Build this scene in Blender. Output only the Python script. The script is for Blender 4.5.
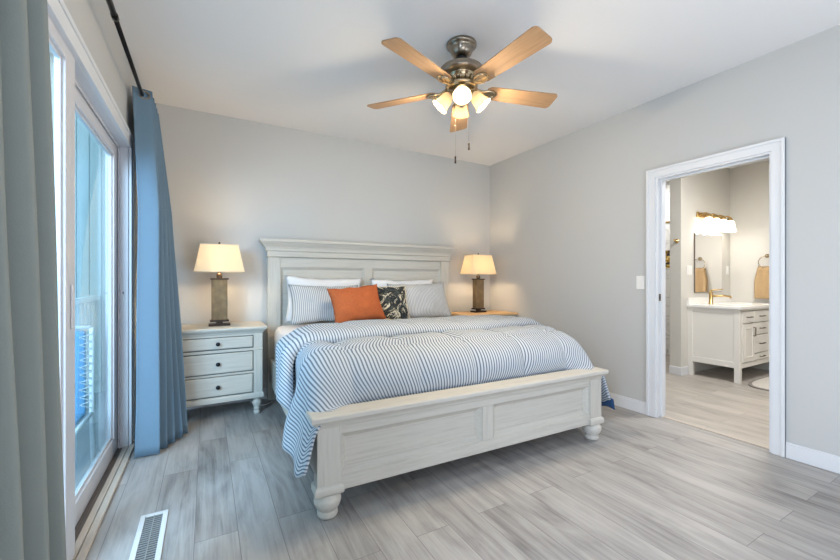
import bpy, bmesh, math, random
from mathutils import Vector, Matrix, noise
PI = math.pi
random.seed(7)
for o in list(bpy.data.objects):
    bpy.data.objects.remove(o, do_unlink=True)
SC = bpy.context.scene
COL = SC.collection

# ------------------------------------------------------------------ camera, world, big lights, exposure
CAM_H = 1.18
cam_d = bpy.data.cameras.new('camera')
cam = bpy.data.objects.new('camera', cam_d)
COL.objects.link(cam)
cam_d.sensor_width = 36.0
cam_d.lens = 380.0 / 840.0 * 36.0
cam_d.clip_start = 0.02
cam.location = (0, 0, CAM_H)
cam.rotation_euler = (PI / 2, 0, -math.atan((420 - 207) / 380.0))
SC.camera = cam

SC.view_settings.view_transform = 'Standard'
SC.view_settings.look = 'None'
SC.view_settings.gamma = 1.0
SC.view_settings.use_curve_mapping = False
SC.view_settings.exposure = 0.80

world = bpy.data.worlds.new('daylight')
SC.world = world
world.use_nodes = True
bgn = world.node_tree.nodes['Background']
bgn.inputs[0].default_value = (0.70, 0.84, 1.0, 1)
bgn.inputs[1].default_value = 1.3


def area_light(name, loc, target, sx, sy, power, color):
    d = bpy.data.lights.new(name, 'AREA')
    d.shape = 'RECTANGLE'
    d.size, d.size_y = sx, sy
    d.energy = power
    d.color = color
    o = bpy.data.objects.new(name, d)
    COL.objects.link(o)
    o.location = loc
    o.rotation_euler = (Vector(target) - Vector(loc)).to_track_quat('-Z', 'Y').to_euler()
    return o


# added fill lamp behind the photographer, tilted up at the ceiling, and open sky beyond the porch
area_light('rear_fill_light', (1.6, -1.30, 0.9), (1.7, 0.5, 2.7), 3.2, 1.6, 58, (0.82, 0.89, 1.0))
area_light('porch_sky_light', (-1.75, -0.1, 2.2), (0.6, 2.6, 0.3), 1.6, 2.2, 200, (0.64, 0.78, 1.0))


area_light('bathroom_ceiling_light', (4.55, 1.3, 2.70), (4.55, 1.3, 0), 0.5, 0.5, 33, (1.0, 0.98, 0.95))
area_light('shower_fill_light', (5.9, 3.3, 2.70), (5.9, 3.3, 0), 0.3, 0.3, 8, (1.0, 0.97, 0.93))  # unseen lamp added to brighten the shower tile


# ------------------------------------------------------------------ materials
def new_mat(name):
    m = bpy.data.materials.new(name)
    m.use_nodes = True
    nt = m.node_tree
    return m, nt, nt.nodes['Principled BSDF']


def srgb(r, g, b):
    def f(c):
        c /= 255.0
        return c / 12.92 if c <= 0.04045 else ((c + 0.055) / 1.055) ** 2.4
    return (f(r), f(g), f(b), 1)


def N(nt, typ, **kw):
    n = nt.nodes.new(typ)
    for k, v in kw.items():
        setattr(n, k, v)
    return n


def simple(name, col, rough=0.5, metal=0.0, bump=0.0, bscale=200.0, var=0.0, vscale=5.0, stretch=(1, 1, 1), spec=None):
    m, nt, p = new_mat(name)
    p.inputs['Base Color'].default_value = col
    p.inputs['Roughness'].default_value = rough
    p.inputs['Metallic'].default_value = metal
    if spec is not None:
        p.inputs['Specular IOR Level'].default_value = spec
    tc = N(nt, 'ShaderNodeTexCoord')
    mp = N(nt, 'ShaderNodeMapping')
    mp.inputs['Scale'].default_value = stretch
    nt.links.new(tc.outputs['Object'], mp.inputs['Vector'])
    nz = N(nt, 'ShaderNodeTexNoise')
    nz.inputs['Scale'].default_value = vscale
    nz.inputs['Detail'].default_value = 5
    nt.links.new(mp.outputs['Vector'], nz.inputs['Vector'])
    if var > 0:
        mix = N(nt, 'ShaderNodeMix', data_type='RGBA')
        mix.inputs['A'].default_value = [c * (1 - var) for c in col[:3]] + [1]
        mix.inputs['B'].default_value = [min(1, c * (1 + var)) for c in col[:3]] + [1]
        nt.links.new(nz.outputs['Fac'], mix.inputs['Factor'])
        nt.links.new(mix.outputs['Result'], p.inputs['Base Color'])
    if bump > 0:
        n2 = N(nt, 'ShaderNodeTexNoise')
        n2.inputs['Scale'].default_value = bscale
        nt.links.new(mp.outputs['Vector'], n2.inputs['Vector'])
        bp = N(nt, 'ShaderNodeBump')
        bp.inputs['Strength'].default_value = bump
        bp.inputs['Distance'].default_value = 0.003
        nt.links.new(n2.outputs['Fac'], bp.inputs['Height'])
        nt.links.new(bp.outputs['Normal'], p.inputs['Normal'])
    return m


def ramp(nt, stops, interp='LINEAR'):
    r = N(nt, 'ShaderNodeValToRGB')
    r.color_ramp.interpolation = interp
    els = r.color_ramp.elements
    while len(els) > 1:
        els.remove(els[-1])
    els[0].position, els[0].color = stops[0]
    for pos, col in stops[1:]:
        e = els.new(pos)
        e.color = col
    return r


def plank_mat(name, dark, light, rough=0.42):
    m, nt, p = new_mat(name)
    tc = N(nt, 'ShaderNodeTexCoord')
    mp = N(nt, 'ShaderNodeMapping')
    mp.inputs['Rotation'].default_value = (0, 0, PI / 2)
    mp.inputs['Location'].default_value = (0.31, 0.05, 0)
    nt.links.new(tc.outputs['Object'], mp.inputs['Vector'])
    br = N(nt, 'ShaderNodeTexBrick')
    br.offset = 0.37
    br.offset_frequency = 2
    br.inputs['Color1'].default_value = (0, 0, 0, 1)
    br.inputs['Color2'].default_value = (1, 1, 1, 1)
    br.inputs['Mortar'].default_value = (0.5, 0.5, 0.5, 1)
    br.inputs['Scale'].default_value = 1.0
    br.inputs['Mortar Size'].default_value = 0.0012
    br.inputs['Brick Width'].default_value = 1.22
    br.inputs['Row Height'].default_value = 0.178
    nt.links.new(mp.outputs['Vector'], br.inputs['Vector'])
    # per plank offset of the grain
    sc = N(nt, 'ShaderNodeVectorMath', operation='MULTIPLY')
    sc.inputs[1].default_value = (7.3, 31.0, 13.0)
    nt.links.new(br.outputs['Color'], sc.inputs[0])
    mp2 = N(nt, 'ShaderNodeMapping')
    mp2.inputs['Scale'].default_value = (30.0, 1.5, 1.0)
    nt.links.new(tc.outputs['Object'], mp2.inputs['Vector'])
    ad = N(nt, 'ShaderNodeVectorMath', operation='ADD')
    nt.links.new(mp2.outputs['Vector'], ad.inputs[0])
    nt.links.new(sc.outputs['Vector'], ad.inputs[1])
    n1 = N(nt, 'ShaderNodeTexNoise')
    n1.inputs['Scale'].default_value = 1.0
    n1.inputs['Detail'].default_value = 10
    n1.inputs['Roughness'].default_value = 0.72
    n1.inputs['Distortion'].default_value = 0.7
    nt.links.new(ad.outputs['Vector'], n1.inputs['Vector'])
    mp3 = N(nt, 'ShaderNodeMapping')
    mp3.inputs['Scale'].default_value = (5.0, 1.4, 1.0)
    nt.links.new(tc.outputs['Object'], mp3.inputs['Vector'])
    ad3 = N(nt, 'ShaderNodeVectorMath', operation='ADD')
    nt.links.new(mp3.outputs['Vector'], ad3.inputs[0])
    nt.links.new(sc.outputs['Vector'], ad3.inputs[1])
    n2 = N(nt, 'ShaderNodeTexNoise')
    n2.inputs['Scale'].default_value = 1.3
    n2.inputs['Detail'].default_value = 4
    n2.inputs['Distortion'].default_value = 1.5
    nt.links.new(ad3.outputs['Vector'], n2.inputs['Vector'])
    a = N(nt, 'ShaderNodeMath', operation='MULTIPLY')
    a.inputs[1].default_value = 0.58
    nt.links.new(n1.outputs['Fac'], a.inputs[0])
    b = N(nt, 'ShaderNodeMath', operation='MULTIPLY_ADD')
    b.inputs[1].default_value = 0.42
    nt.links.new(n2.outputs['Fac'], b.inputs[0])
    nt.links.new(a.outputs[0], b.inputs[2])
    pl = N(nt, 'ShaderNodeMath', operation='MULTIPLY_ADD')
    pl.inputs[1].default_value = 0.10
    nt.links.new(br.outputs['Color'], pl.inputs[0])
    nt.links.new(b.outputs[0], pl.inputs[2])
    r = ramp(nt, [(0.36, dark), (0.50, [x * .45 + y * .55 for x, y in zip(dark, light)]), (0.66, light)])
    nt.links.new(pl.outputs[0], r.inputs['Fac'])
    mx = N(nt, 'ShaderNodeMix', data_type='RGBA')
    mx.inputs['B'].default_value = [c * 0.9 for c in dark[:3]] + [1]
    nt.links.new(r.outputs['Color'], mx.inputs['A'])
    nt.links.new(br.outputs['Fac'], mx.inputs['Factor'])
    nt.links.new(mx.outputs['Result'], p.inputs['Base Color'])
    p.inputs['Roughness'].default_value = rough
    bp = N(nt, 'ShaderNodeBump')
    bp.inputs['Strength'].default_value = 0.12
    bp.inputs['Distance'].default_value = 0.002
    nt.links.new(n1.outputs['Fac'], bp.inputs['Height'])
    nt.links.new(bp.outputs['Normal'], p.inputs['Normal'])
    return m


def stripe_mat(name, period, duty, base, stripe, rough=0.9, axis='X'):
    m, nt, p = new_mat(name)
    tc = N(nt, 'ShaderNodeTexCoord')
    sx = N(nt, 'ShaderNodeSeparateXYZ')
    nt.links.new(tc.outputs['UV'], sx.inputs[0])
    d = N(nt, 'ShaderNodeMath', operation='DIVIDE')
    d.inputs[1].default_value = period
    nt.links.new(sx.outputs[axis], d.inputs[0])
    fr = N(nt, 'ShaderNodeMath', operation='FRACT')
    nt.links.new(d.outputs[0], fr.inputs[0])
    r = ramp(nt, [(0.0, base), (0.5 - duty / 2 - 0.04, base), (0.5 - duty / 2 + 0.04, stripe),
                  (0.5 + duty / 2 - 0.04, stripe), (0.5 + duty / 2 + 0.04, base)])
    nt.links.new(fr.outputs[0], r.inputs['Fac'])
    nt.links.new(r.outputs['Color'], p.inputs['Base Color'])
    p.inputs['Roughness'].default_value = rough
    p.inputs['Specular IOR Level'].default_value = 0.15
    nz = N(nt, 'ShaderNodeTexNoise')
    nz.inputs['Scale'].default_value = 260
    bp = N(nt, 'ShaderNodeBump')
    bp.inputs['Strength'].default_value = 0.25
    bp.inputs['Distance'].default_value = 0.002
    nt.links.new(tc.outputs['Object'], nz.inputs['Vector'])
    nt.links.new(nz.outputs['Fac'], bp.inputs['Height'])
    nt.links.new(bp.outputs['Normal'], p.inputs['Normal'])
    return m


def painted_wood(name, col, streak, along='X'):
    st = (2.0, 40, 40) if along == 'X' else (40, 40, 2.0)
    m, nt, p = new_mat(name)
    tc = N(nt, 'ShaderNodeTexCoord')
    mp = N(nt, 'ShaderNodeMapping')
    mp.inputs['Scale'].default_value = st
    nt.links.new(tc.outputs['Object'], mp.inputs['Vector'])
    nz = N(nt, 'ShaderNodeTexNoise')
    nz.inputs['Scale'].default_value = 1.6
    nz.inputs['Detail'].default_value = 7
    nz.inputs['Roughness'].default_value = 0.7
    nt.links.new(mp.outputs['Vector'], nz.inputs['Vector'])
    r = ramp(nt, [(0.28, streak), (0.47, [a * .25 + b * .75 for a, b in zip(streak, col)]), (0.62, col)])
    nt.links.new(nz.outputs['Fac'], r.inputs['Fac'])
    nt.links.new(r.outputs['Color'], p.inputs['Base Color'])
    p.inputs['Roughness'].default_value = 0.5
    p.inputs['Specular IOR Level'].default_value = 0.3
    bp = N(nt, 'ShaderNodeBump')
    bp.inputs['Strength'].default_value = 0.1
    bp.inputs['Distance'].default_value = 0.002
    nt.links.new(nz.outputs['Fac'], bp.inputs['Height'])
    nt.links.new(bp.outputs['Normal'], p.inputs['Normal'])
    return m


def glow_glass(name, col, emit, strength, trans=0.5):
    """lit frosted glass or shade cloth: diffuse + translucent, with the glow of the lamp in it"""
    m, nt, p = new_mat(name)
    out = nt.nodes['Material Output']
    df = N(nt, 'ShaderNodeBsdfDiffuse')
    tr = N(nt, 'ShaderNodeBsdfTranslucent')
    df.inputs[0].default_value = col
    tr.inputs[0].default_value = col
    mx = N(nt, 'ShaderNodeMixShader')
    mx.inputs[0].default_value = trans
    nt.links.new(df.outputs[0], mx.inputs[1])
    nt.links.new(tr.outputs[0], mx.inputs[2])
    em = N(nt, 'ShaderNodeEmission')
    em.inputs[0].default_value = emit
    em.inputs[1].default_value = strength
    add = N(nt, 'ShaderNodeAddShader')
    nt.links.new(mx.outputs[0], add.inputs[0])
    nt.links.new(em.outputs[0], add.inputs[1])
    nt.links.new(add.outputs[0], out.inputs['Surface'])
    return m


def emissive(name, col, strength):
    m, nt, p = new_mat(name)
    p.inputs['Base Color'].default_value = (1, 1, 1, 1)
    p.inputs['Emission Color'].default_value = col
    p.inputs['Emission Strength'].default_value = strength
    return m


def pane_mat(name, tint, refl):
    m, nt, p = new_mat(name)
    out = nt.nodes['Material Output']
    t = N(nt, 'ShaderNodeBsdfTransparent')
    t.inputs[0].default_value = tint
    g = N(nt, 'ShaderNodeBsdfGlossy')
    g.inputs['Roughness'].default_value = 0.0
    lw = N(nt, 'ShaderNodeLayerWeight')
    pw = N(nt, 'ShaderNodeMath', operation='POWER')
    pw.inputs[1].default_value = 4.0
    nt.links.new(lw.outputs['Facing'], pw.inputs[0])
    ml = N(nt, 'ShaderNodeMath', operation='MULTIPLY_ADD')
    ml.inputs[1].default_value = 0.75
    ml.inputs[2].default_value = refl
    ml.use_clamp = True
    nt.links.new(pw.outputs[0], ml.inputs[0])
    mx = N(nt, 'ShaderNodeMixShader')
    nt.links.new(ml.outputs[0], mx.inputs[0])
    nt.links.new(t.outputs[0], mx.inputs[1])
    nt.links.new(g.outputs[0], mx.inputs[2])
    nt.links.new(mx.outputs[0], out.inputs['Surface'])
    return m


M = {}
M['wall'] = simple('wall_paint', srgb(192, 192, 190), 0.85, bump=0.08, bscale=350, spec=0.2)
M['ceiling'] = simple('ceiling_paint', srgb(226, 225, 224), 0.9, bump=0.1, bscale=250, spec=0.1)
M['bathwall'] = simple('bathroom_paint', srgb(206, 203, 196), 0.8, bump=0.06, bscale=350, spec=0.2)
M['trim'] = simple('white_trim', srgb(216, 218, 221), 0.4, var=0.02, vscale=8)
M['floor'] = plank_mat('grey_vinyl_planks', srgb(110, 107, 105), srgb(171, 168, 165))
M['bathfloor'] = plank_mat('bathroom_planks', srgb(138, 131, 124), srgb(186, 179, 171))
M['vinyl'] = simple('door_vinyl', srgb(206, 206, 210), 0.35, var=0.015, vscale=10)
M['oldtrim'] = simple('worn_threshold_wood', srgb(190, 180, 168), 0.6, var=0.15, vscale=6, stretch=(30, 2, 30))
M['stile_dim'] = simple('stile_dimming_beige', srgb(122, 118, 104), 0.5, var=0.05)
M['track'] = simple('aluminium_track', srgb(112, 104, 98), 0.45, 0.35, var=0.25, vscale=7, stretch=(30, 3, 30))
M['glass'] = pane_mat('window_glass', (0.84, 0.96, 0.99, 1), 0.03)
M['paintX'] = painted_wood('antique_white_paint', srgb(195, 191, 182), srgb(176, 172, 163), 'X')
M['paintZ'] = painted_wood('antique_white_paint_upright', srgb(195, 191, 182), srgb(176, 172, 163), 'Z')
M['groove'] = simple('antique_glaze', srgb(104, 104, 102), 0.7, var=0.2)
M['slat_and_lamplit_tan'] = painted_wood('tan_slats_lamplit_top', srgb(214, 176, 128), srgb(186, 146, 98), 'X')  # bed slats; right nightstand top, with the lamp's warmth put into its colour
M['knob'] = simple('dark_bronze', srgb(34, 36, 42), 0.35, 0.7, var=0.1)
M['sheet'] = simple('white_sheet', srgb(226, 225, 226), 0.9, bump=0.2, bscale=30, spec=0.1)
M['stripe'] = stripe_mat('ticking_stripe', 0.0235, 0.42, srgb(192, 198, 205), srgb(104, 115, 128))
M['shamstripe'] = stripe_mat('sham_stripe', 0.0185, 0.38, srgb(208, 207, 205), srgb(138, 143, 151))
M['navy'] = simple('navy_lining', srgb(52, 78, 112), 0.9, spec=0.1)
M['orange'] = simple('rust_orange_cloth', srgb(176, 94, 55), 0.85, bump=0.5, bscale=160, var=0.22, vscale=70, spec=0.15)
M['cream'] = simple('cream_cloth', srgb(225, 214, 190), 0.9, bump=0.2, bscale=200, spec=0.1)
M['curtain'] = simple('daylight_blue_drape', srgb(104, 128, 146), 0.75, bump=0.12, bscale=300, var=0.03, vscale=20, spec=0.25)  # grey fabric with the blue of the daylight put into its colour
M['curtain_room'] = simple('grey_drape', srgb(126, 132, 128), 0.75, bump=0.12, bscale=300, var=0.03, vscale=20, spec=0.25)
M['black'] = simple('black_metal', srgb(26, 24, 24), 0.35, 0.6, var=0.1)
M['nickel'] = simple('brushed_nickel', srgb(150, 140, 126), 0.28, 1.0, bump=0.1, bscale=120, var=0.05)
M['brass'] = simple('pale_brass', srgb(192, 174, 144), 0.25, 1.0, var=0.05)
M['gold'] = simple('brushed_gold', srgb(196, 166, 112), 0.3, 1.0, var=0.06)
M['bladewood'] = painted_wood('oak_fan_blade', srgb(178, 142, 106), srgb(138, 104, 74), 'X')
M['bladeedge'] = simple('blade_edge', srgb(70, 50, 36), 0.5, var=0.1)
M['slate'] = simple('slate_stone', srgb(120, 99, 68), 0.6, bump=0.4, bscale=60, var=0.75, vscale=22, stretch=(1, 1, 0.6))
M['bronze'] = simple('lamp_bronze', srgb(58, 44, 34), 0.4, 0.5, var=0.15)
M['shade'] = glow_glass('lamp_shade_cloth', (0.86, 0.76, 0.58, 1), (1.0, 0.73, 0.38, 1), 0.05, 0.45)
M['bulb'] = emissive('lamp_bulb', (1.0, 0.80, 0.5, 1), 6.0)
M['fanglass'] = glow_glass('alabaster_glass', (0.34, 0.29, 0.21, 1), (1.0, 0.84, 0.58, 1), 0.12, 0.5)
M['vanglass'] = glow_glass('vanity_glass', (0.97, 0.96, 0.93, 1), (1.0, 0.95, 0.86, 1), 0.45, 0.5)
M['white'] = simple('white_enamel', srgb(232, 230, 226), 0.35, var=0.015)
M['vent'] = simple('vent_enamel', srgb(206, 206, 206), 0.4, var=0.02)
M['ventslat'] = simple('vent_slats', srgb(150, 150, 148), 0.5, 0.3, var=0.05)
M['ventdark'] = simple('vent_dark_metal', srgb(70, 68, 66), 0.6, var=0.05)  # dark grey metal for the duct screen and damper lever
M['vanity'] = simple('vanity_paint', srgb(228, 224, 216), 0.45, var=0.015)
M['quartz'] = simple('quartz_top', srgb(240, 238, 234), 0.2, var=0.03, vscale=12)
M['handle'] = simple('antique_pull', srgb(110, 98, 84), 0.35, 0.9, var=0.1)
M['mirror'] = simple('mirror_silver', (0.9, 0.9, 0.9, 1), 0.015, 1.0)
M['towel'] = simple('mustard_towel', srgb(182, 154, 116), 0.95, bump=0.6, bscale=160, var=0.12, vscale=80, spec=0.05)
M['rug'] = simple('pale_bath_rug', srgb(206, 200, 192), 0.95, bump=0.8, bscale=120, var=0.12, vscale=40, spec=0.05)
M['rugedge'] = simple('grey_rug_binding', srgb(138, 132, 126), 0.95, var=0.1)
M['cord'] = simple('white_cord', srgb(215, 215, 212), 0.5)
M['deck'] = simple('deck_boards', srgb(150, 165, 172), 0.7, var=0.15, vscale=4, stretch=(20, 1, 1))
M['siding'] = simple('porch_siding', srgb(170, 188, 186), 0.7, var=0.06, vscale=3, stretch=(9, 9, 0.4))
M['rail'] = simple('porch_rail_white', srgb(222, 232, 234), 0.5, var=0.02)
M['bluecloth'] = simple('blue_sling_cloth', srgb(92, 150, 188), 0.8, bump=0.2, bscale=150, var=0.06)


def leaf_mat():
    m, nt, p = new_mat('palm_leaf_print')
    tc = N(nt, 'ShaderNodeTexCoord')
    nz = N(nt, 'ShaderNodeTexNoise')
    nz.inputs['Scale'].default_value = 7.5
    nz.inputs['Detail'].default_value = 1.5
    nz.inputs['Distortion'].default_value = 2.6
    nt.links.new(tc.outputs['UV'], nz.inputs['Vector'])
    r = ramp(nt, [(0.0, srgb(28, 32, 36)), (0.40, srgb(70, 74, 70)), (0.45, srgb(30, 34, 38)), (0.52, srgb(128, 122, 104)),
                  (0.57, srgb(222, 210, 184)), (0.63, srgb(60, 72, 84)), (0.70, srgb(40, 44, 46))], 'CONSTANT')
    nt.links.new(nz.outputs['Fac'], r.inputs['Fac'])
    nt.links.new(r.outputs['Color'], p.inputs['Base Color'])
    p.inputs['Roughness'].default_value = 0.9
    return m


def tile_mat():
    m, nt, p = new_mat('white_marble_tile')
    tc = N(nt, 'ShaderNodeTexCoord')
    mp = N(nt, 'ShaderNodeMapping')
    mp.inputs['Rotation'].default_value = (PI / 2, 0, 0)
    nt.links.new(tc.outputs['Object'], mp.inputs['Vector'])
    br = N(nt, 'ShaderNodeTexBrick')
    br.inputs['Scale'].default_value = 1.0
    br.inputs['Brick Width'].default_value = 0.6
    br.inputs['Row Height'].default_value = 0.3
    br.inputs['Mortar Size'].default_value = 0.003
    br.inputs['Color1'].default_value = srgb(236, 236, 232)
    br.inputs['Color2'].default_value = srgb(228, 228, 226)
    br.inputs['Mortar'].default_value = srgb(196, 194, 190)
    nt.links.new(mp.outputs['Vector'], br.inputs['Vector'])
    nz = N(nt, 'ShaderNodeTexNoise')
    nz.inputs['Scale'].default_value = 3
    nz.inputs['Detail'].default_value = 8
    nz.inputs['Distortion'].default_value = 2
    nt.links.new(tc.outputs['Object'], nz.inputs['Vector'])
    r = ramp(nt, [(0.46, (1, 1, 1, 1)), (0.5, (0.72, 0.72, 0.73, 1)), (0.54, (1, 1, 1, 1))])
    nt.links.new(nz.outputs['Fac'], r.inputs['Fac'])
    mx = N(nt, 'ShaderNodeMix', data_type='RGBA', blend_type='MULTIPLY')
    mx.inputs['Factor'].default_value = 0.8
    nt.links.new(br.outputs['Color'], mx.inputs['A'])
    nt.links.new(r.outputs['Color'], mx.inputs['B'])
    nt.links.new(mx.outputs['Result'], p.inputs['Base Color'])
    p.inputs['Roughness'].default_value = 0.15
    return m


def mosaic_mat():
    m, nt, p = new_mat('gold_black_mosaic')
    tc = N(nt, 'ShaderNodeTexCoord')
    v = N(nt, 'ShaderNodeTexVoronoi')
    v.inputs['Scale'].default_value = 26
    nt.links.new(tc.outputs['Object'], v.inputs['Vector'])
    sx = N(nt, 'ShaderNodeSeparateColor')
    nt.links.new(v.outputs['Color'], sx.inputs[0])
    r = ramp(nt, [(0.0, srgb(40, 32, 20)), (0.4, srgb(168, 130, 50)), (0.6, srgb(222, 196, 120)), (0.8, srgb(110, 84, 36))], 'CONSTANT')
    nt.links.new(sx.outputs[0], r.inputs['Fac'])
    nt.links.new(r.outputs['Color'], p.inputs['Base Color'])
    p.inputs['Roughness'].default_value = 0.2
    return m


M['leaf'] = leaf_mat()
M['tile'] = tile_mat()
M['mosaic'] = mosaic_mat()


# ------------------------------------------------------------------ mesh helpers
class MB:
    def __init__(self):
        self.v, self.f, self.uv, self.sm = [], [], {}, []

    def add(self, verts, faces, smooth=False, uvs=None):
        o = len(self.v)
        self.v += [tuple(p) for p in verts]
        for f in faces:
            if uvs is not None:
                self.uv[len(self.f)] = [uvs[i] for i in f]
            self.f.append([i + o for i in f])
            self.sm.append(smooth)
        return self

    def box(self, x0, x1, y0, y1, z0, z1, b=0.0, seg=2, mat=None):
        bm = bmesh.new()
        bmesh.ops.create_cube(bm, size=1.0)
        for v in bm.verts:
            v.co = Vector(((x0 + x1) / 2 + v.co.x * (x1 - x0), (y0 + y1) / 2 + v.co.y * (y1 - y0), (z0 + z1) / 2 + v.co.z * (z1 - z0)))
        if b > 0:
            b = min(b, 0.49 * min(x1 - x0, y1 - y0, z1 - z0))
            bmesh.ops.bevel(bm, geom=bm.edges[:] + bm.verts[:], offset=b, segments=seg, profile=0.5, affect='EDGES')
        return self._take(bm, mat)

    def _take(self, bm, mat=None, smooth=False):
        bm.verts.index_update()
        vs = [(mat @ v.co if mat else v.co.copy()) for v in bm.verts]
        fs = [[v.index for v in f.verts] for f in bm.faces]
        bm.free()
        return self.add(vs, fs, smooth)

    def loops(self, rings, cap0=True, cap1=True, smooth=False, mat=None, closed=True, uvs=None):
        n = len(rings[0])
        vs = [Vector(p) for r in rings for p in r]
        if mat:
            vs = [mat @ p for p in vs]
        fs = []
        for i in range(len(rings) - 1):
            for j in range(n if closed else n - 1):
                k = (j + 1) % n
                fs.append([i * n + j, i * n + k, (i + 1) * n + k, (i + 1) * n + j])
        self.add(vs, fs, smooth, uvs)
        if cap0:
            self.add(vs[:n], [list(range(n))[::-1]], False)
        if cap1:
            self.add(vs[-n:], [list(range(n))], False)
        return self

    def lathe(self, prof, mat=None, seg=28, cap0=True, cap1=True, smooth=True):
        rings = [[(r * math.cos(2 * PI * k / seg), r * math.sin(2 * PI * k / seg), z) for k in range(seg)] for r, z in prof]
        return self.loops(rings, cap0, cap1, smooth, mat)

    def rects(self, x0, x1, y0, y1, prof, front=True, back=False, sides=True, mat=None, cap0=True, cap1=True):
        """moulding: rectangles grown by o on the chosen sides, stacked at heights z"""
        rings = []
        for o, z in prof:
            a = o if sides else 0
            rings.append([(x0 - a, y0 - (o if front else 0), z), (x1 + a, y0 - (o if front else 0), z),
                          (x1 + a, y1 + (o if back else 0), z), (x0 - a, y1 + (o if back else 0), z)])
        return self.loops(rings, cap0, cap1, False, mat)

    def panel(self, x0, x1, z0, z1, prof):
        """recessed or raised panel facing -Y: prof is (inset, y)"""
        rings = [[(x0 + i, y, z0 + i), (x1 - i, y, z0 + i), (x1 - i, y, z1 - i), (x0 + i, y, z1 - i)] for i, y in prof]
        return self.loops(rings, False, True)

    def tube(self, pts, r, seg=10, caps=True):
        pts = [Vector(p) for p in pts]
        rr = r if isinstance(r, (list, tuple)) else [r] * len(pts)
        rings = []
        up = None
        for i, p in enumerate(pts):
            a, b = pts[max(0, i - 1)], pts[min(len(pts) - 1, i + 1)]
            t = (b - a).normalized()
            if up is None:
                up = Vector((0, 0, 1)) if abs(t.z) < 0.9 else Vector((1, 0, 0))
            u = (up - t * up.dot(t)).normalized()
            up = u
            w = t.cross(u)
            rings.append([p + (u * math.cos(2 * PI * k / seg) + w * math.sin(2 * PI * k / seg)) * rr[i] for k in range(seg)])
        return self.loops(rings, caps, caps, True)

    def grid(self, fn, nu, nv, uvfn=None, smooth=True, flip=False):
        vs, uvs = [], []
        for i in range(nu + 1):
            for j in range(nv + 1):
                vs.append(fn(i / nu, j / nv))
                uvs.append(uvfn(i / nu, j / nv) if uvfn else (i / nu, j / nv))
        fs = []
        for i in range(nu):
            for j in range(nv):
                a = i * (nv + 1) + j
                q = [a, a + nv + 1, a + nv + 2, a + 1]
                fs.append(q[::-1] if flip else q)
        return self.add(vs, fs, smooth, uvs)

    def build(self, name, mat, parent=None, solid=0.0, merge=True, sharp=None):
        me = bpy.data.meshes.new(name)
        me.from_pydata(self.v, [], self.f)
        for p, s in zip(me.polygons, self.sm):
            p.use_smooth = s
        if self.uv:
            ul = me.uv_layers.new(name='UVMap')
            for fi, p in enumerate(me.polygons):
                uv = self.uv.get(fi)
                if uv:
                    for li, c in zip(p.loop_indices, uv):
                        ul.data[li].uv = c
        bm = bmesh.new()
        bm.from_mesh(me)
        if merge:
            bmesh.ops.remove_doubles(bm, verts=bm.verts, dist=1e-5)
        bmesh.ops.recalc_face_normals(bm, faces=bm.faces)
        bm.to_mesh(me)
        bm.free()
        me.materials.append(mat)
        o = bpy.data.objects.new(name, me)
        COL.objects.link(o)
        if parent is not None:
            o.parent = parent
        if solid:
            md = o.modifiers.new('thickness', 'SOLIDIFY')
            md.thickness = solid
            md.offset = 0
        return o


def tag(o, label, cat, group=None, kind=None):
    o['label'] = label
    o['category'] = cat
    if group:
        o['group'] = group
    if kind:
        o['kind'] = kind
    return o


def thing(name, label, cat, loc=(0, 0, 0), rotz=0.0, group=None, kind=None):
    o = bpy.data.objects.new(name, None)
    COL.objects.link(o)
    o.location = loc
    o.rotation_euler = (0, 0, rotz)
    o.empty_display_size = 0.1
    return tag(o, label, cat, group, kind)


def copy_tree(o, parent=None):
    c = o.copy()
    COL.objects.link(c)
    if parent is not None:
        c.parent = parent
    for ch in list(o.children):
        copy_tree(ch, c)
    return c


def struct(o, label, cat):
    return tag(o, label, cat, None, 'structure')


def part_label(o, text):
    o['label'] = text
    return o


def point_light(name, loc, power, color, r, parent=None):
    d = bpy.data.lights.new(name, 'POINT')
    d.energy = power
    d.color = color
    d.shadow_soft_size = r
    o = bpy.data.objects.new(name, d)
    COL.objects.link(o)
    o.location = loc
    if parent is not None:
        o.parent = parent
    return o


def smooth(a, b, x):
    t = max(0.0, min(1.0, (x - a) / (b - a)))
    return t * t * (3 - 2 * t)


def lerp(a, b, t):
    return a + (b - a) * t


# ------------------------------------------------------------------ the room
XL, XR, YB, YF, ZC = -0.485, 3.37, 4.06, -1.5, 2.74
XB, YBB = 6.40, 2.52              # bathroom: far wall, vanity wall
DY0, DY1, DZ = 1.09, 1.86, 2.06   # doorway to the bathroom
SY0, SY1, SZ = -0.30, 3.35, 2.115  # sliding door opening

struct(MB().box(XL - 0.12, XR + 0.06, YF, YB, -0.06, 0.0).build('floor', M['floor']),
       'grey wood-look plank floor of the bedroom under the bed', 'floor')
struct(MB().box(XR + 0.06, XB + 0.3, -0.4, 4.2, -0.06, 0.0).build('floor', M['bathfloor']),
       'warm grey plank floor of the bathroom beyond the doorway', 'floor')
struct(MB().box(XL - 0.12, XR + 0.12, YF - 0.1, YB + 0.1, ZC, ZC + 0.08).build('ceiling', M['ceiling']),
       'plain white bedroom ceiling above the fan', 'ceiling')
struct(MB().box(XR + 0.12, XB + 0.3, -0.4, 4.2, ZC, ZC + 0.08).build('ceiling', M['ceiling']),
       'white bathroom ceiling seen through the doorway', 'ceiling')
struct(MB().box(XL - 0.12, XR + 0.12, YB, YB + 0.1, 0, ZC).build('wall_back', M['wall']),
       'plain grey wall behind the headboard', 'wall')
mb = MB()
mb.box(XR, XR + 0.12, YF, DY0, 0, ZC).box(XR, XR + 0.12, DY1, YB, 0, ZC).box(XR, XR + 0.12, DY0, DY1, DZ, ZC)
struct(mb.build('wall_right', M['wall']), 'grey right wall with the bathroom doorway in it', 'wall')
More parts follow.
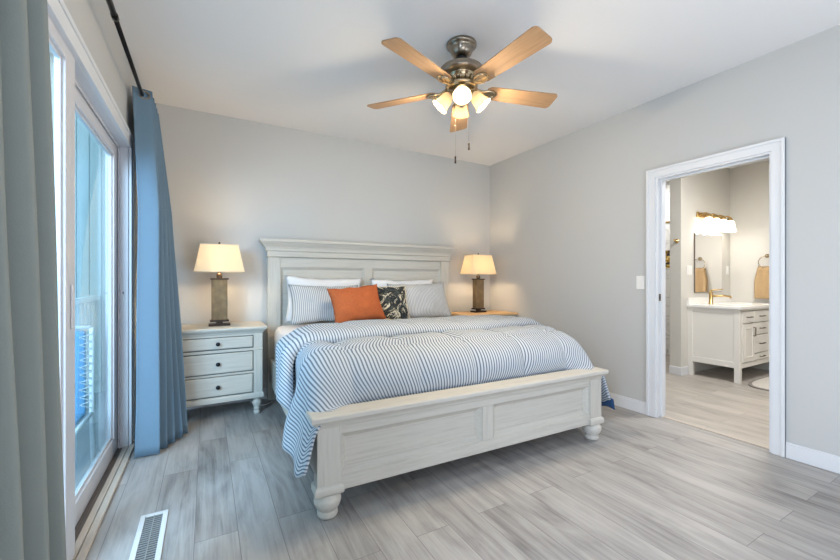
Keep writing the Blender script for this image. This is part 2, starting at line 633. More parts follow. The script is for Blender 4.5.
mb = MB()
mb.box(XL - 0.12, XL, YF, SY0, 0, ZC).box(XL - 0.12, XL, SY1, YB, 0, ZC).box(XL - 0.12, XL, SY0, SY1, SZ, ZC)
struct(mb.build('wall_left', M['wall']), 'grey left wall around the sliding glass door', 'wall')
struct(MB().box(XL - 0.12, XR + 0.12, YF - 0.1, YF, 0, ZC).build('wall_rear', M['wall']),
       'grey wall behind the photographer', 'wall')


def baseboard(name, x0, x1, y0, y1, label, h=0.105):
    mb = MB()
    mb.box(x0, x1, y0, y1, 0, h * 0.86, 0.002).box(
        x0 + (0.004 if x1 - x0 < 0.1 else 0), x1 - (0.004 if x1 - x0 < 0.1 else 0),
        y0 + (0.004 if y1 - y0 < 0.1 else 0), y1 - (0.004 if y1 - y0 < 0.1 else 0), h * 0.86, h, 0.002)
    return struct(mb.build(name, M['trim']), label, 'baseboard')


baseboard('baseboard_back', XL, XR, YB - 0.016, YB, 'white baseboard along the wall behind the bed')
baseboard('baseboard_right', XR - 0.016, XR, DY1 + 0.075, YB - 0.016, 'white baseboard on the right wall between bed and doorway')
baseboard('baseboard_right', XR - 0.016, XR, YF, DY0 - 0.075, 'white baseboard on the right wall in front of the doorway')


def casing(mb, axis_x, side, y0, y1, z1, w, t):
    """flat casing with a back band round an opening in an X = const wall; side = +1 grows towards +X"""
    def bx(ya, yb, za, zb):
        mb.box(min(axis_x, axis_x + side * t), max(axis_x, axis_x + side * t), ya, yb, za, zb)

    def band(ya, yb, za, zb):
        mb.box(min(axis_x, axis_x + side * (t + .008)), max(axis_x, axis_x + side * (t + .006)), ya, yb, za, zb, 0.002)
    bx(y0 - w, y0, 0, z1 + w)
    bx(y1, y1 + w, 0, z1 + w)
    bx(y0, y1, z1, z1 + w)
    band(y0 - w, y0 - w * .72, 0, z1 + w)
    band(y1 + w * .72, y1 + w, 0, z1 + w)
    band(y0 - w * .72, y1 + w * .72, z1 + w * .72, z1 + w)


# doorway to the bathroom
mb = MB()
casing(mb, XR, -1, DY0, DY1, DZ, 0.072, 0.015)
casing(mb, XR + 0.12, 1, DY0, DY1, DZ, 0.072, 0.015)
mb.box(XR - 0.002, XR + 0.122, DY0, DY0 + 0.014, 0, DZ).box(XR - 0.002, XR + 0.122, DY1 - 0.014, DY1, 0, DZ)
mb.box(XR - 0.002, XR + 0.122, DY0 + 0.014, DY1 - 0.014, DZ - 0.014, DZ)
for a, b in ((DY0 + 0.014, DY0 + 0.026), (DY1 - 0.026, DY1 - 0.014)):
    mb.box(XR + 0.045, XR + 0.08, a, b, 0, DZ - 0.014)
mb.box(XR + 0.045, XR + 0.08, DY0 + 0.026, DY1 - 0.026, DZ - 0.026, DZ - 0.014)
struct(mb.build('trim_1', M['trim']), 'white casing and jamb around the bathroom doorway', 'door trim')
struct(MB().box(XR + 0.045, XR + 0.075, DY0 + 0.014, DY1 - 0.014, 0.0, 0.006, 0.003).build('trim_2', M['oldtrim']),
       'thin threshold strip on the floor of the bathroom doorway', 'threshold')
t = thing('strike_plate', 'small dark metal strike plate on the left jamb of the bathroom doorway', 'strike plate', (XR + 0.03, DY1 - 0.014, 1.03))
MB().box(-0.012, 0.014, -0.003, 0.0, -0.03, 0.03, 0.001).build('plate', M['handle'], t)
MB().box(-0.006, 0.008, -0.0045, -0.003, -0.012, 0.012).build('latch_hole', M['black'], t)

# sliding glass door
mb = MB()
casing(mb, XL, 1, SY0, SY1, SZ, 0.095, 0.018)
struct(mb.build('trim_3', M['trim']), 'white casing around the sliding glass door', 'door trim')
door = thing('door_1', 'white framed sliding glass door leading to the porch', 'sliding door', (0, 0, 0), kind='structure')
mb = MB()
mb.box(XL - 0.125, XL, SY0, SY0 + 0.02, 0, SZ).box(XL - 0.125, XL, SY1 - 0.012, SY1, 0, SZ).box(XL - 0.125, XL, SY0, SY1, SZ - 0.004, SZ + 0.03)
mb.box(XL - 0.052, XL - 0.046, SY0, SY1, SZ - 0.02, SZ - 0.004).box(XL - 0.052, XL - 0.046, SY1 - 0.03, SY1 - 0.012, 0, SZ)
mb.build('door_frame', M['vinyl'], door)


def sash(name, xf, xb, y0, y1, z0, z1, st, top, bot):
    mb = MB()
    mb.box(xb, xf, y0, y0 + st, z0, z1, 0.002).box(xb, xf, y1 - st, y1, z0, z1, 0.004)
    mb.box(xb, xf, y0 + st, y1 - st, z1 - top, z1, 0.004).box(xb, xf, y0 + st, y1 - st, z0, z0 + bot, 0.004)
    # glazing bead
    g = 0.014
    xg = xf - 0.012
    a0, a1, b0, b1 = y0 + st, y1 - st, z0 + bot, z1 - top
    mb.box(xb + .006, xg, a0, a0 + g, b0, b1, 0.003).box(xb + .006, xg, a1 - g, a1, b0, b1, 0.003)
    mb.box(xb + .006, xg, a0 + g, a1 - g, b1 - g, b1, 0.003).box(xb + .006, xg, a0 + g, a1 - g, b0, b0 + g, 0.003)
    o = mb.build(name, M['vinyl'], door)
    xm = (xf + xb) / 2
    MB().box(xm - 0.003, xm + 0.003, a0 + g, a1 - g, b0 + g, b1 - g).build('glass_pane', M['glass'], o)
    return o


MB().box(-0.584, -0.5405, 2.094, 2.222, 0.012, 2.133, 0.003).build('stile_dimming_strip', M['stile_dim'], door)  # dull beige cover added to dim the bright stile seen through the glass
p1 = sash('sliding_panel', -0.487, -0.523, 0.80, 2.12, 0.018, 2.135, 0.125, 0.075, 0.11)
p2 = sash('fixed_panel', -0.542, -0.580, 2.10, 3.338, 0.010, 2.135, 0.115, 0.115, 0.11)
MB().box(-0.4865, -0.478, 2.05, 2.075, 0.98, 1.16, 0.003).build('pull_handle', M['vinyl'], p1)
mb = MB()
mb.box(XL - 0.125, -0.512, SY0, SY1, 0.0, 0.008).box(-0.537, -0.532, SY0, SY1, 0.008, 0.016).box(-0.578, -0.574, SY0, SY1, 0.008, 0.012)
mb.build('floor_track', M['track'], door)
struct(MB().box(-0.512, -0.482, SY0, SY1, 0, 0.014, 0.003).box(-0.478, -0.447, SY0, SY1, 0, 0.018, 0.004).build('trim_4', M['oldtrim']),
       'worn beige wooden threshold strip along the sliding door', 'threshold')
t = thing('door_lock', 'small black latch keeper on the far jamb of the sliding door', 'latch', (-0.512, SY1 - 0.012, 1.09))
MB().box(-0.006, 0.006, -0.003, 0, -0.02, 0.02, 0.001).build('plate', M['vinyl'], t)
MB().box(-0.003, 0.003, -0.005, -0.003, -0.008, 0.008, 0.001).build('catch', M['black'], t)

# ------------------------------------------------------------------ porch outside
struct(MB().box(-3.2, XL - 0.12, -2.5, 7.0, -0.12, -0.04).build('floor', M['deck']), 'blue grey deck boards of the porch outside the glass', 'deck')
mb = MB()
for k in range(26):
    mb.box(-3.2 + k * 0.105, -3.2 + k * 0.105 + 0.1, 5.3, 5.33, -0.04, 3.4, 0.004, 1)
struct(mb.build('wall_porch', M['siding']), 'pale vertical board siding at the end of the porch', 'wall')
t = thing('porch_railing', 'white porch railing seen through the far glass panel', 'railing', (-1.05, 0, -0.04))
MB().box(-0.04, 0.04, 4.3, 5.29, 1.0, 1.05, 0.006).build('top_rail', M['rail'], t)
MB().box(-0.025, 0.025, 4.3, 5.29, 0.14, 0.19, 0.006).build('bottom_rail', M['rail'], t)
MB().box(-0.05, 0.05, 4.2, 4.3, 0, 1.12, 0.008).build('post', M['rail'], t)
for k in range(7):
    MB().box(-0.018, 0.018, 4.4 + k * 0.125, 4.436 + k * 0.125, 0.19, 1.0, 0.004, 1).build('baluster', M['rail'], t)

# ------------------------------------------------------------------ curtain rod and curtains
t = thing('curtain_rod', 'thin black metal curtain rod above the sliding door', 'curtain rod', (-0.40, 0, 2.49))
MB().tube([(0, 0.2, 0), (0, 2.4, 0)], 0.0130, 14).build('rod', M['black'], t)
MB().tube([(0, 2.38, 0), (0, 3.82, 0)], 0.0115, 14).build('inner_rod', M['black'], t)
MB().tube([(0, 2.37, 0), (0, 2.41, 0)], 0.0155, 14).build('collar', M['black'], t)
MB().lathe([(0.011, -0.02), (0.018, -0.01), (0.022, 0.01), (0.018, 0.03), (0.004, 0.038)], Matrix.Translation((0, 3.82, 0)) @ Matrix.Rotation(-PI / 2, 4, 'X'), 16).build('finial', M['black'], t)
for y in (0.35, 3.75):
    MB().tube([(0, y, -0.014), (-0.03, y, -0.02), (-0.085, y, -0.02)], 0.007, 8).box(-0.085, -0.078, y - 0.012, y + 0.012, -0.06, 0.03, 0.002).build('bracket', M['black'], t)

ROD_Z = 2.49


def curtain(name, label, y0t, y1t, y0b, y1b, nf, amp_t, amp_b, zb, mat, phase=0.0, xb=0.0, seed=0, grom=()):
    ztop = ROD_Z + 0.045

    def fn(u, v):
        z = lerp(zb, ztop, v)
        w = 1 - v
        y = lerp(lerp(y0t, y1t, u), lerp(y0b, y1b, u), w ** 0.9)
        a = lerp(amp_t, amp_b, smooth(0, 1, w))
        ph = 2 * PI * nf * u + phase + 0.5 * w * math.sin(3 * u + seed) + 0.9 * noise.noise((u * 4.0, v * 0.6, seed + 2.0))
        c = math.sin(ph)
        c = math.copysign(abs(c) ** 0.75, c)
        x = -0.40 + a * c + (xb * u * 1.5 * w + 0.042 * min(1, w * 3)) * (1 if xb else 0) + 0.012 * w * noise.noise((u * 5, v * 3, seed))
        y += 0.014 * w * math.cos(ph * 1.0 + 1.0)
        return (x, y, z)
    cur = thing(name, label, 'curtain', (0, 0, 0))
    o = MB().grid(fn, nf * 22, 40).build('drape', mat, cur, solid=0.004)
    for u in grom:
        p = Vector(fn(u, (ROD_Z - zb) / (ztop - zb)))
        q = Vector(fn(u + 0.004, (ROD_Z - zb) / (ztop - zb)))
        tdir = (q - p).normalized()
        nrm = Vector((tdir.y, -tdir.x, 0))
        rot = nrm.to_track_quat('Z', 'Y').to_matrix().to_4x4()
        MB().lathe([(0.021, -0.006), (0.021, 0.006), (0.033, 0.005), (0.033, -0.005), (0.021, -0.006)],
                   Matrix.Translation(p) @ rot, 20, False, False).build('grommet', M['nickel'], cur)
    return cur


curtain('curtain', 'grey grommet curtain, blue daylight put into its colour, hanging at the far end of the sliding door', 3.29, 3.80, 3.07, 3.44, 5, 0.055, 0.058, 0.012,
        M['curtain'], -1.35, 0.13, 3, (0.045, 0.145, 0.245, 0.345, 0.445, 0.545, 0.645, 0.745, 0.845, 0.945))
curtain('curtain', 'pale grey curtain filling the left edge nearest the camera', 0.35, 1.275, 0.40, 1.53, 8, 0.056, 0.068, 0.012,
        M['curtain_room'], 0.6, 0.0, 9, [0.03 + 0.0625 * k for k in range(16)])

# ------------------------------------------------------------------ floor vent
t = thing('floor_vent', 'white metal floor register near the sliding door', 'floor vent', (-0.229, 2.09, 0))
mb = MB()
L_, W_ = 0.24, 0.047
for a in (-1, 1):
    mb.box(a * W_ - 0.011, a * W_ + 0.011, -L_, L_, 0, 0.006, 0.002)
    mb.box(-W_ + .011, W_ - .011, a * (L_ - 0.012) - 0.012, a * (L_ - 0.012) + 0.012, 0, 0.006, 0.002)
mb.build('frame', M['vent'], t)
MB().box(-W_ + .01, W_ - .01, -L_ + .02, L_ - .02, 0.0003, 0.0012).build('duct_screen', M['ventdark'], t)
mb = MB()
for k in range(25):
    y = -L_ + 0.03 + k * (2 * L_ - 0.06) / 24
    mb.box(-W_ + .011, W_ - .011, y - 0.0022, y + 0.0022, 0.0012, 0.0045)
mb.box(-0.002, 0.002, -L_ + .024, L_ - .024, 0.0012, 0.005)
mb.build('louvers', M['ventslat'], t)
MB().box(-0.012, 0.012, -L_ + 0.03, -L_ + 0.045, 0.0045, 0.009, 0.002).build('damper_lever', M['ventdark'], t)


# ------------------------------------------------------------------ wall plates
def rocker_plate(name, label, loc, rotz, cat, n=1):
    t = thing(name, label, cat, loc, rotz)
    w = 0.036 + 0.023 * (n - 1)
    MB().box(-w, w, -0.006, 0, -0.058, 0.058, 0.003).build('cover_plate', M['white'], t)
    for k in range(n):
        cx = (k - (n - 1) / 2) * 0.046
        MB().box(cx - 0.0165, cx + 0.0165, -0.0095, -0.006, -0.033, 0.033, 0.002).build('rocker', M['white'], t)
    return t


rocker_plate('light_switch', 'white rocker light switch on the bedroom wall left of the doorway', (XR, 1.993, 1.158), -PI / 2, 'light switch')

# ------------------------------------------------------------------ bed
BED = Matrix.Translation((1.565, 4.012, 0)) @ Matrix.Rotation(math.radians(-1.4), 4, 'Z')
BROT = math.radians(-1.4)
BLOC = (1.565, 4.012, 0)
bed = thing('bed', 'antique white wooden king bed with panelled headboard and footboard', 'bed', BLOC, BROT)
# headboard (local: back at y = 0, front face about -0.06)
hb = MB().box(-0.93, 0.93, -0.035, -0.012, 0.20, 1.33).build('headboard', M['paintX'], bed)
for s in (-1, 1):
    MB().box(s * 0.985 - 0.06, s * 0.985 + 0.06, -0.068, 0.0, 0.0, 1.405, 0.004).build('headboard_post', M['paintZ'], bed)
MB().box(-0.925, 0.925, -0.058, -0.01, 1.31, 1.405, 0.003).build('top_rail', M['paintX'], hb)
MB().box(-0.045, 0.045, -0.056, -0.012, 0.22, 1.31, 0.003).build('centre_stile', M['paintZ'], hb)
for s in (-1, 1):
    x0, x1 = (0.045, 0.925) if s > 0 else (-0.925, -0.045)
    MB().panel(x0, x1, 0.30, 1.31, [(0, -0.055), (0.004, -0.053), (0.026, -0.036), (0.030, -0.036), (0.032, -0.0355)]).build('panel', M['paintX'], hb)
MB().rects(-1.05, 1.05, -0.074, 0.0, [(0, 1.405), (0.006, 1.407), (0.012, 1.414), (0.0, 1.420), (0.0, 1.462), (0.012, 1.468), (0.016, 1.476), (0.016, 1.482)]).build('frieze', M['paintX'], hb)
MB().rects(-1.05, 1.05, -0.074, 0.0, [(0.016, 1.482), (0.018, 1.492), (0.026, 1.508), (0.042, 1.526), (0.052, 1.540), (0.056, 1.548), (0.066, 1.550), (0.070, 1.556), (0.070, 1.576), (0.066, 1.582), (0.0, 1.583)]).build('crown_moulding', M['paintX'], hb)

# footboard (local front face y about -2.185)
FY = -2.185
fb = MB().box(-0.93, 0.93, FY + 0.049, FY + 0.062, 0.16, 0.44).build('footboard', M['paintX'], bed)
for s in (-1, 1):
    MB().box(s * 0.985 - 0.06, s * 0.985 + 0.06, FY, FY + 0.075, 0.125, 0.475, 0.004).build('footboard_post', M['paintZ'], bed)
    MB().rects(s * 0.985 - 0.06, s * 0.985 + 0.06, FY, FY + 0.075, [(0.0, 0.168), (0.006, 0.164), (0.012, 0.15), (0.012, 0.128), (0.008, 0.120), (0.0, 0.120)][::-1], back=True).build('plinth', M['paintX'], bed)
    MB().lathe([(0.036, 0.0), (0.046, 0.004), (0.051, 0.014), (0.051, 0.026), (0.046, 0.036), (0.047, 0.040), (0.050, 0.044),
                (0.058, 0.054), (0.065, 0.070), (0.068, 0.084), (0.066, 0.098), (0.058, 0.111), (0.048, 0.119), (0.042, 0.121)],
               Matrix.Translation((s * 0.985, FY + 0.04, 0)), 32).build('bun_foot', M['paintX'], bed)
MB().box(-0.925, 0.925, FY + 0.010, FY + 0.06, 0.405, 0.475, 0.003).build('top_rail', M['paintX'], fb)
MB().box(-0.925, 0.925, FY + 0.008, FY + 0.06, 0.125, 0.195, 0.003).build('bottom_rail', M['paintX'], fb)
MB().box(-0.042, 0.042, FY + 0.010, FY + 0.06, 0.195, 0.405, 0.003).build('centre_stile', M['paintZ'], fb)
for s in (-1, 1):
    x0, x1 = (0.042, 0.925) if s > 0 else (-0.925, -0.042)
    MB().panel(x0, x1, 0.195, 0.405, [(0, FY + 0.011), (0.003, FY + 0.018), (0.026, FY + 0.040), (0.030, FY + 0.042), (0.032, FY + 0.047)]).build('panel', M['paintX'], fb)
MB().rects(-1.045, 1.045, FY, FY + 0.075, [(0.0, 0.450), (0.004, 0.454), (0.008, 0.466), (0.016, 0.478), (0.024, 0.484), (0.030, 0.488), (0.033, 0.494), (0.033, 0.510), (0.029, 0.516), (0.0, 0.518)], back=True).build('cap', M['paintX'], fb)
for s in (-1, 1):
    x0, x1 = sorted((s * 0.995, s * 1.028))
    MB().box(x0, x1, FY + 0.075, -0.068, 0.17, 0.40, 0.004).box(x0, x1, FY + 0.075, -0.068, 0.385, 0.41, 0.004).build('side_rail', M['paintX'], bed)
mb = MB()
for k in range(9):
    y = -0.2 - k * 0.22
    mb.box(-0.995, 0.995, y - 0.04, y + 0.04, 0.26, 0.28)
mb.build('slats', M['slat_and_lamplit_tan'], bed)

# mattress with white fitted sheet
mb = MB()
bm = bmesh.new()
bmesh.ops.create_cube(bm, size=1.0)
for v in bm.verts:
    v.co = Vector((v.co.x * 1.99, -1.03 + v.co.y * 1.92, 0.509 + v.co.z * 0.456))
bmesh.ops.bevel(bm, geom=bm.edges[:] + bm.verts[:], offset=0.085, segments=6, profile=0.5, affect='EDGES')
mb._take(bm, None, True)
mt = mb.build('mattress', M['sheet'])
mt.location, mt.rotation_euler = BLOC, (0, 0, BROT)
tag(mt, 'thick mattress in a white fitted sheet on the bed', 'mattress')


# comforter -------------------------------------------------------
WF, RC = 0.925, 0.135


def cross(a, ztop, hem):
    """a: arc length from the middle; returns x offset and z for a cloth that rolls over the edge"""
    if a <= WF:
        return a, ztop, 0.0
    g = a - WF
    r = min(RC, max(0.02, (ztop - hem) * 0.6))
    if g < r * PI / 2:
        return WF + r * math.sin(g / r), ztop - r * (1 - math.cos(g / r)), g
    d = g - r * PI / 2
    return WF + r + 0.10 * d, ztop - r - d, g


def quilt(s, l):
    ds = abs(((s / 0.41) + 0.5) % 1.0 - 0.5) * 0.41
    dl = abs(((l / 0.36) + 0.667) % 1.0 - 0.5) * 0.36
    d = min(ds, dl)
    return 0.026 * (1 - math.exp(-(d / 0.035) ** 1.2)) - 0.006


S_TOT = WF + 0.75


def base_fn(u, v):
    sgn = -1 if u < 0.5 else 1
    q = v
    y_top0, y_roll = -1.20, -1.86
    L1, L2 = 0.66, 0.42
    l = q * (L1 + L2)
    # middle: flat then roll behind the footboard
    if l < L1:
        yc, zc = y_top0 - l, 0.752 + 0.020 * smooth(0.3, 0.7, l / L1)
    else:
        g = l - L1
        R = 0.19
        if g < R * PI / 2:
            yc, zc = y_roll - R * math.sin(g / R), 0.76 - R * (1 - math.cos(g / R))
        else:
            yc, zc = y_roll - R - 0.0, 0.76 - R - (g - R * PI / 2)
    ys = y_top0 - q * 1.0
    hem = lerp(0.45, 0.215 if sgn < 0 else 0.25, smooth(0.48, 0.66, q)) + 0.015 * math.sin(q * 13)
    hem += 0.03 * smooth(0.93, 1.0, q)
    zs_top = lerp(zc, lerp(0.765, 0.52, smooth(0.72, 1.0, q)), smooth(0.65, 0.90, q))
    r = min(RC, max(0.02, (zs_top - hem) * 0.6))
    a_max = WF + r * PI / 2 + (zs_top - hem - r)
    a = abs(u - 0.5) * 2 * a_max
    w = smooth(0.76, 1.06, a)
    ztop = lerp(zc, zs_top, w)
    x, z, g = cross(a, ztop, hem)
    y = lerp(yc, ys, w)
    fall = smooth(0.1, 0.5, g)
    x += fall * (0.022 * math.sin(q * 20 + 1.0) + 0.012 * noise.noise((q * 9, 2.0, sgn)))
    y += fall * 0.015 * math.sin(q * 16)
    x += (0.035 if sgn < 0 else 0.075) * fall * smooth(0.55, 0.8, q)
    y += 0.16 * smooth(0.2, 0.55, g) * smooth(0.5, 0.68, q) * (1 - smooth(0.75, 1.0, q))
    qz = quilt(sgn * a, l)
    if l < L1 + 0.05:
        z += qz * (1 - fall)
    else:
        y -= qz * (1 - w)
        z += qz * w * (1 - fall)
    z += 0.010 * noise.noise((x * sgn * 4, y * 4, 1.3)) * (1 - fall)
    return (sgn * x, y, z)


def base_uv(u, v):
    return ((u - 0.5) * 2 * (WF + 0.70), v * 1.58)


cf = thing('comforter', 'blue and white ticking striped comforter spread over the bed', 'comforter', BLOC, BROT)
MB().grid(base_fn, 150, 90, base_uv).build('quilted_cover', M['stripe'], cf, solid=0.012)


def fold_fn(u, v):
    sgn = -1 if u < 0.5 else 1
    hem = 0.425
    ztop0 = 0.785
    a_max = WF + RC * PI / 2 + (ztop0 - hem - RC)
    a = abs(u - 0.5) * 2 * a_max
    side = smooth(0.55, 1.35, a)
    yb = lerp(-0.72, -1.06, smooth(0.78, 1.02, a)) - 0.16 * smooth(1.0, 1.4, a)
    yf = -1.60 - 0.03 * math.sin(a * 5 * sgn) - 0.22 * smooth(0.95, 1.35, a)
    t_ = v
    y = lerp(yb, yf, t_)
    th = 0.058
    bump_ = th * math.sqrt(max(0.0, 1 - max(0.0, (t_ - 0.88) / 0.12) ** 2)) * smooth(0, 0.45, t_) + 0.012
    ztop = lerp(0.731, 0.766, smooth(0, 0.5, t_)) + bump_
    x, z, g = cross(a, ztop, hem)
    fall = smooth(0.1, 0.5, g)
    x += (bump_ * 0.8 + 0.01) * smooth(0.0, 0.2, g)
    x += fall * 0.015 * math.sin(y * 14)
    qz = quilt(sgn * a + 0.2, y + 0.1)
    z += qz * 0.5 * (1 - fall) * (1 - smooth(.88, 1, t_))
    z += 0.01 * noise.noise((sgn * x * 4, y * 5, 7.7)) * (1 - fall)
    return (sgn * x, y, z)


MB().grid(fold_fn, 150, 34, base_uv).build('turned_back_band', M['stripe'], cf, solid=0.012)
part_label(MB().grid(lambda u, v: (1.172 + 0.012 * math.sin(u * 5) - 0.015 * v, lerp(-1.78, -2.21, u), lerp(0.195, 0.275, v) + 0.02 * math.sin(u * 9)), 16, 6).build('lining_edge', M['navy'], cf, solid=0.006),
           'navy blue underside at the hanging corner')


# pillows -----------------------------------------------------------
def pillow(name, label, mat, c, w, h, t, lean, yaw=0.0, roll=0.0, pinch=0.07, seed=0, uvs=1.0, group=None, piping=None, flange=0.0):
    def shape(side):
        def fn(a, b):
            u, v = a * 2 - 1, b * 2 - 1
            x = w / 2 * u * (1 - pinch * (1 - v * v))
            z = h / 2 * v * (1 - pinch * 1.2 * (1 - u * u))
            e = max(0.0, (1 - abs(u) ** 2.6)) ** 0.55 * max(0.0, (1 - abs(v) ** 2.6)) ** 0.55
            n = noise.noise((u * 2.2 + seed, v * 2.2, side * 3.1 + seed)) * 0.22 + noise.noise((u * 5 + seed, v * 5, side)) * 0.07
            y = side * t / 2 * e * (1 + n) 
            z += 0.012 * noise.noise((u * 3, v * 2, seed + 5.0))
            return (x, y, z)
        return fn
    mb = MB()
    uvf = lambda a, b: ((a - 0.5) * w * uvs, (b - 0.5) * h * uvs)
    mb.grid(shape(-1), 30, 24, uvf)
    mb.grid(shape(1), 30, 24, uvf, flip=True)
    o = mb.build(name, mat)
    R = Matrix.Translation(c) @ Matrix.Rotation(yaw, 4, 'Z') @ Matrix.Rotation(lean, 4, 'X') @ Matrix.Rotation(roll, 4, 'Y')
    o.matrix_world = R
    tag(o, label, 'pillow', group)
    if piping:
        pts = []
        n = 22
        ed = [(i / n, 0) for i in range(n)] + [(1, i / n) for i in range(n)] + [(1 - i / n, 1) for i in range(n)] + [(0, 1 - i / n) for i in range(n + 1)]
        f = shape(-1)
        MB().tube([f(*e) for e in ed], 0.006, 6, False).build('piping', piping, o)
    return o


R_ = math.radians
pillow('pillow', 'plain white pillow standing against the left headboard panel', M['sheet'], (1.06, 3.862, 0.985), 0.80, 0.46, 0.15, R_(-10), 0, R_(2.0), seed=1)
pillow('pillow', 'plain white pillow standing against the right headboard panel', M['sheet'], (1.95, 3.83, 0.98), 0.80, 0.43, 0.15, R_(-10), 0, R_(0), seed=2)
pillow('pillow', 'grey striped sham pillow at the left, partly behind the orange pillow', M['shamstripe'], (1.02, 3.70, 0.950), 0.70, 0.40, 0.17, R_(-24), 0, R_(1), seed=3)
pillow('pillow', 'grey striped sham pillow at the right, beside the leaf print pillow', M['shamstripe'], (2.06, 3.67, 0.955), 0.74, 0.42, 0.17, R_(-24), 0, R_(-1), seed=4)
pillow('pillow', 'cream pillow with a black leaf print behind the orange pillow', M['leaf'], (1.61, 3.56, 0.945), 0.47, 0.38, 0.14, R_(-22), 0, R_(2), seed=5, piping=M['cream'])
pillow('pillow', 'rust orange cloth pillow in front of the other pillows', M['orange'], (1.235, 3.415, 0.955), 0.52, 0.37, 0.15, R_(-24), R_(2), R_(-5), seed=6, pinch=0.08)


# ------------------------------------------------------------------ nightstands
def nightstand(label, loc, top_mat):
    t = thing('nightstand', label, 'nightstand', loc, 0, 'matching nightstands either side of the bed')
    W, D = 0.345, 0.43        # half width of the case, depth; local origin centre front at floor
    mb = MB()
    mb.box(-W, W, 0.012, D, 0.165, 0.735).build('case', M['groove'], t)
    for s in (-1, 1):
        mb = MB()
        mb.box(s * (W - 0.034) - 0.036, s * (W - 0.034) + 0.036, 0, 0.05, 0.165, 0.735, 0.003)
        mb.box(s * (W + 0.001) - 0.005, s * (W + 0.001) + 0.005, 0.04, D, 0.165, 0.735, 0.002)
        mb.build('corner_post', M['paintZ'], t)
    MB().box(-W + .068, W - .068, 0.002, 0.03, 0.700, 0.735, 0.002).build('upper_rail', M['paintX'], t)
    MB().box(-W - .004, W + .004, -0.005, 0.03, 0.568, 0.590, 0.005).build('waist_moulding', M['paintX'], t)
    MB().box(-W + .068, W - .068, 0.002, 0.03, 0.372, 0.388, 0.002).build('divider_rail', M['paintX'], t)
    MB().rects(-W, W, 0.0, D, [(0.006, 0.150), (0.010, 0.154), (0.010, 0.186), (0.006, 0.192), (0.0, 0.198)], mat=None).build('base_moulding', M['paintX'], t)
    MB().rects(-W, W, 0.0, D - 0.008, [(0.0, 0.716), (0.006, 0.722), (0.010, 0.732), (0.020, 0.742), (0.026, 0.748), (0.026, 0.752), (0.034, 0.754)], cap1=True).build('cornice', M['paintX'], t)
    MB().rects(-W, W, 0.0, D - 0.008, [(0.034, 0.754), (0.038, 0.758), (0.038, 0.772), (0.034, 0.777), (0.0, 0.778)]).build('table_top', top_mat, t)
    for z0, z1 in ((0.594, 0.697), (0.391, 0.564), (0.202, 0.369)):
        d = MB().box(-W + .078, W - .078, -0.002, 0.03, z0 + 0.006, z1 - 0.004, 0.004).panel(
            -W + .082, W - .082, z0 + 0.010, z1 - 0.008, [(0, -0.0022), (0.004, -0.004), (0.006, -0.004)]).build('drawer', M['paintX'], t)
        MB().lathe([(0.006, 0.0), (0.006, 0.012), (0.012, 0.015), (0.0165, 0.021), (0.017, 0.026), (0.013, 0.031), (0.004, 0.033)],
                   Matrix.Translation((0, -0.003, (z0 + z1) / 2)) @ Matrix.Rotation(PI / 2, 4, 'X'), 20).build('knob', M['knob'], d)
    for x in (-W + 0.04, W - 0.04):
        for y in (0.045, D - 0.05):
            MB().lathe([(0.020, 0.0), (0.026, 0.004), (0.028, 0.016), (0.024, 0.032), (0.021, 0.038), (0.028, 0.046), (0.029, 0.052), (0.022, 0.058),
                        (0.030, 0.072), (0.037, 0.092), (0.038, 0.106), (0.032, 0.122), (0.024, 0.130), (0.030, 0.136), (0.031, 0.150)],
                       Matrix.Translation((x, y, 0)), 22).build('turned_foot', M['paintX'], t)
    return t


nightstand('white nightstand with three drawers left of the bed beside the blue-tinted curtain', (0.08, 3.60, 0), M['paintX'])
nightstand('nightstand with lamplight painted into its tan top, right of the bed in the corner, mostly hidden by the bedding', (2.965, 3.53, 0), M['slat_and_lamplit_tan'])


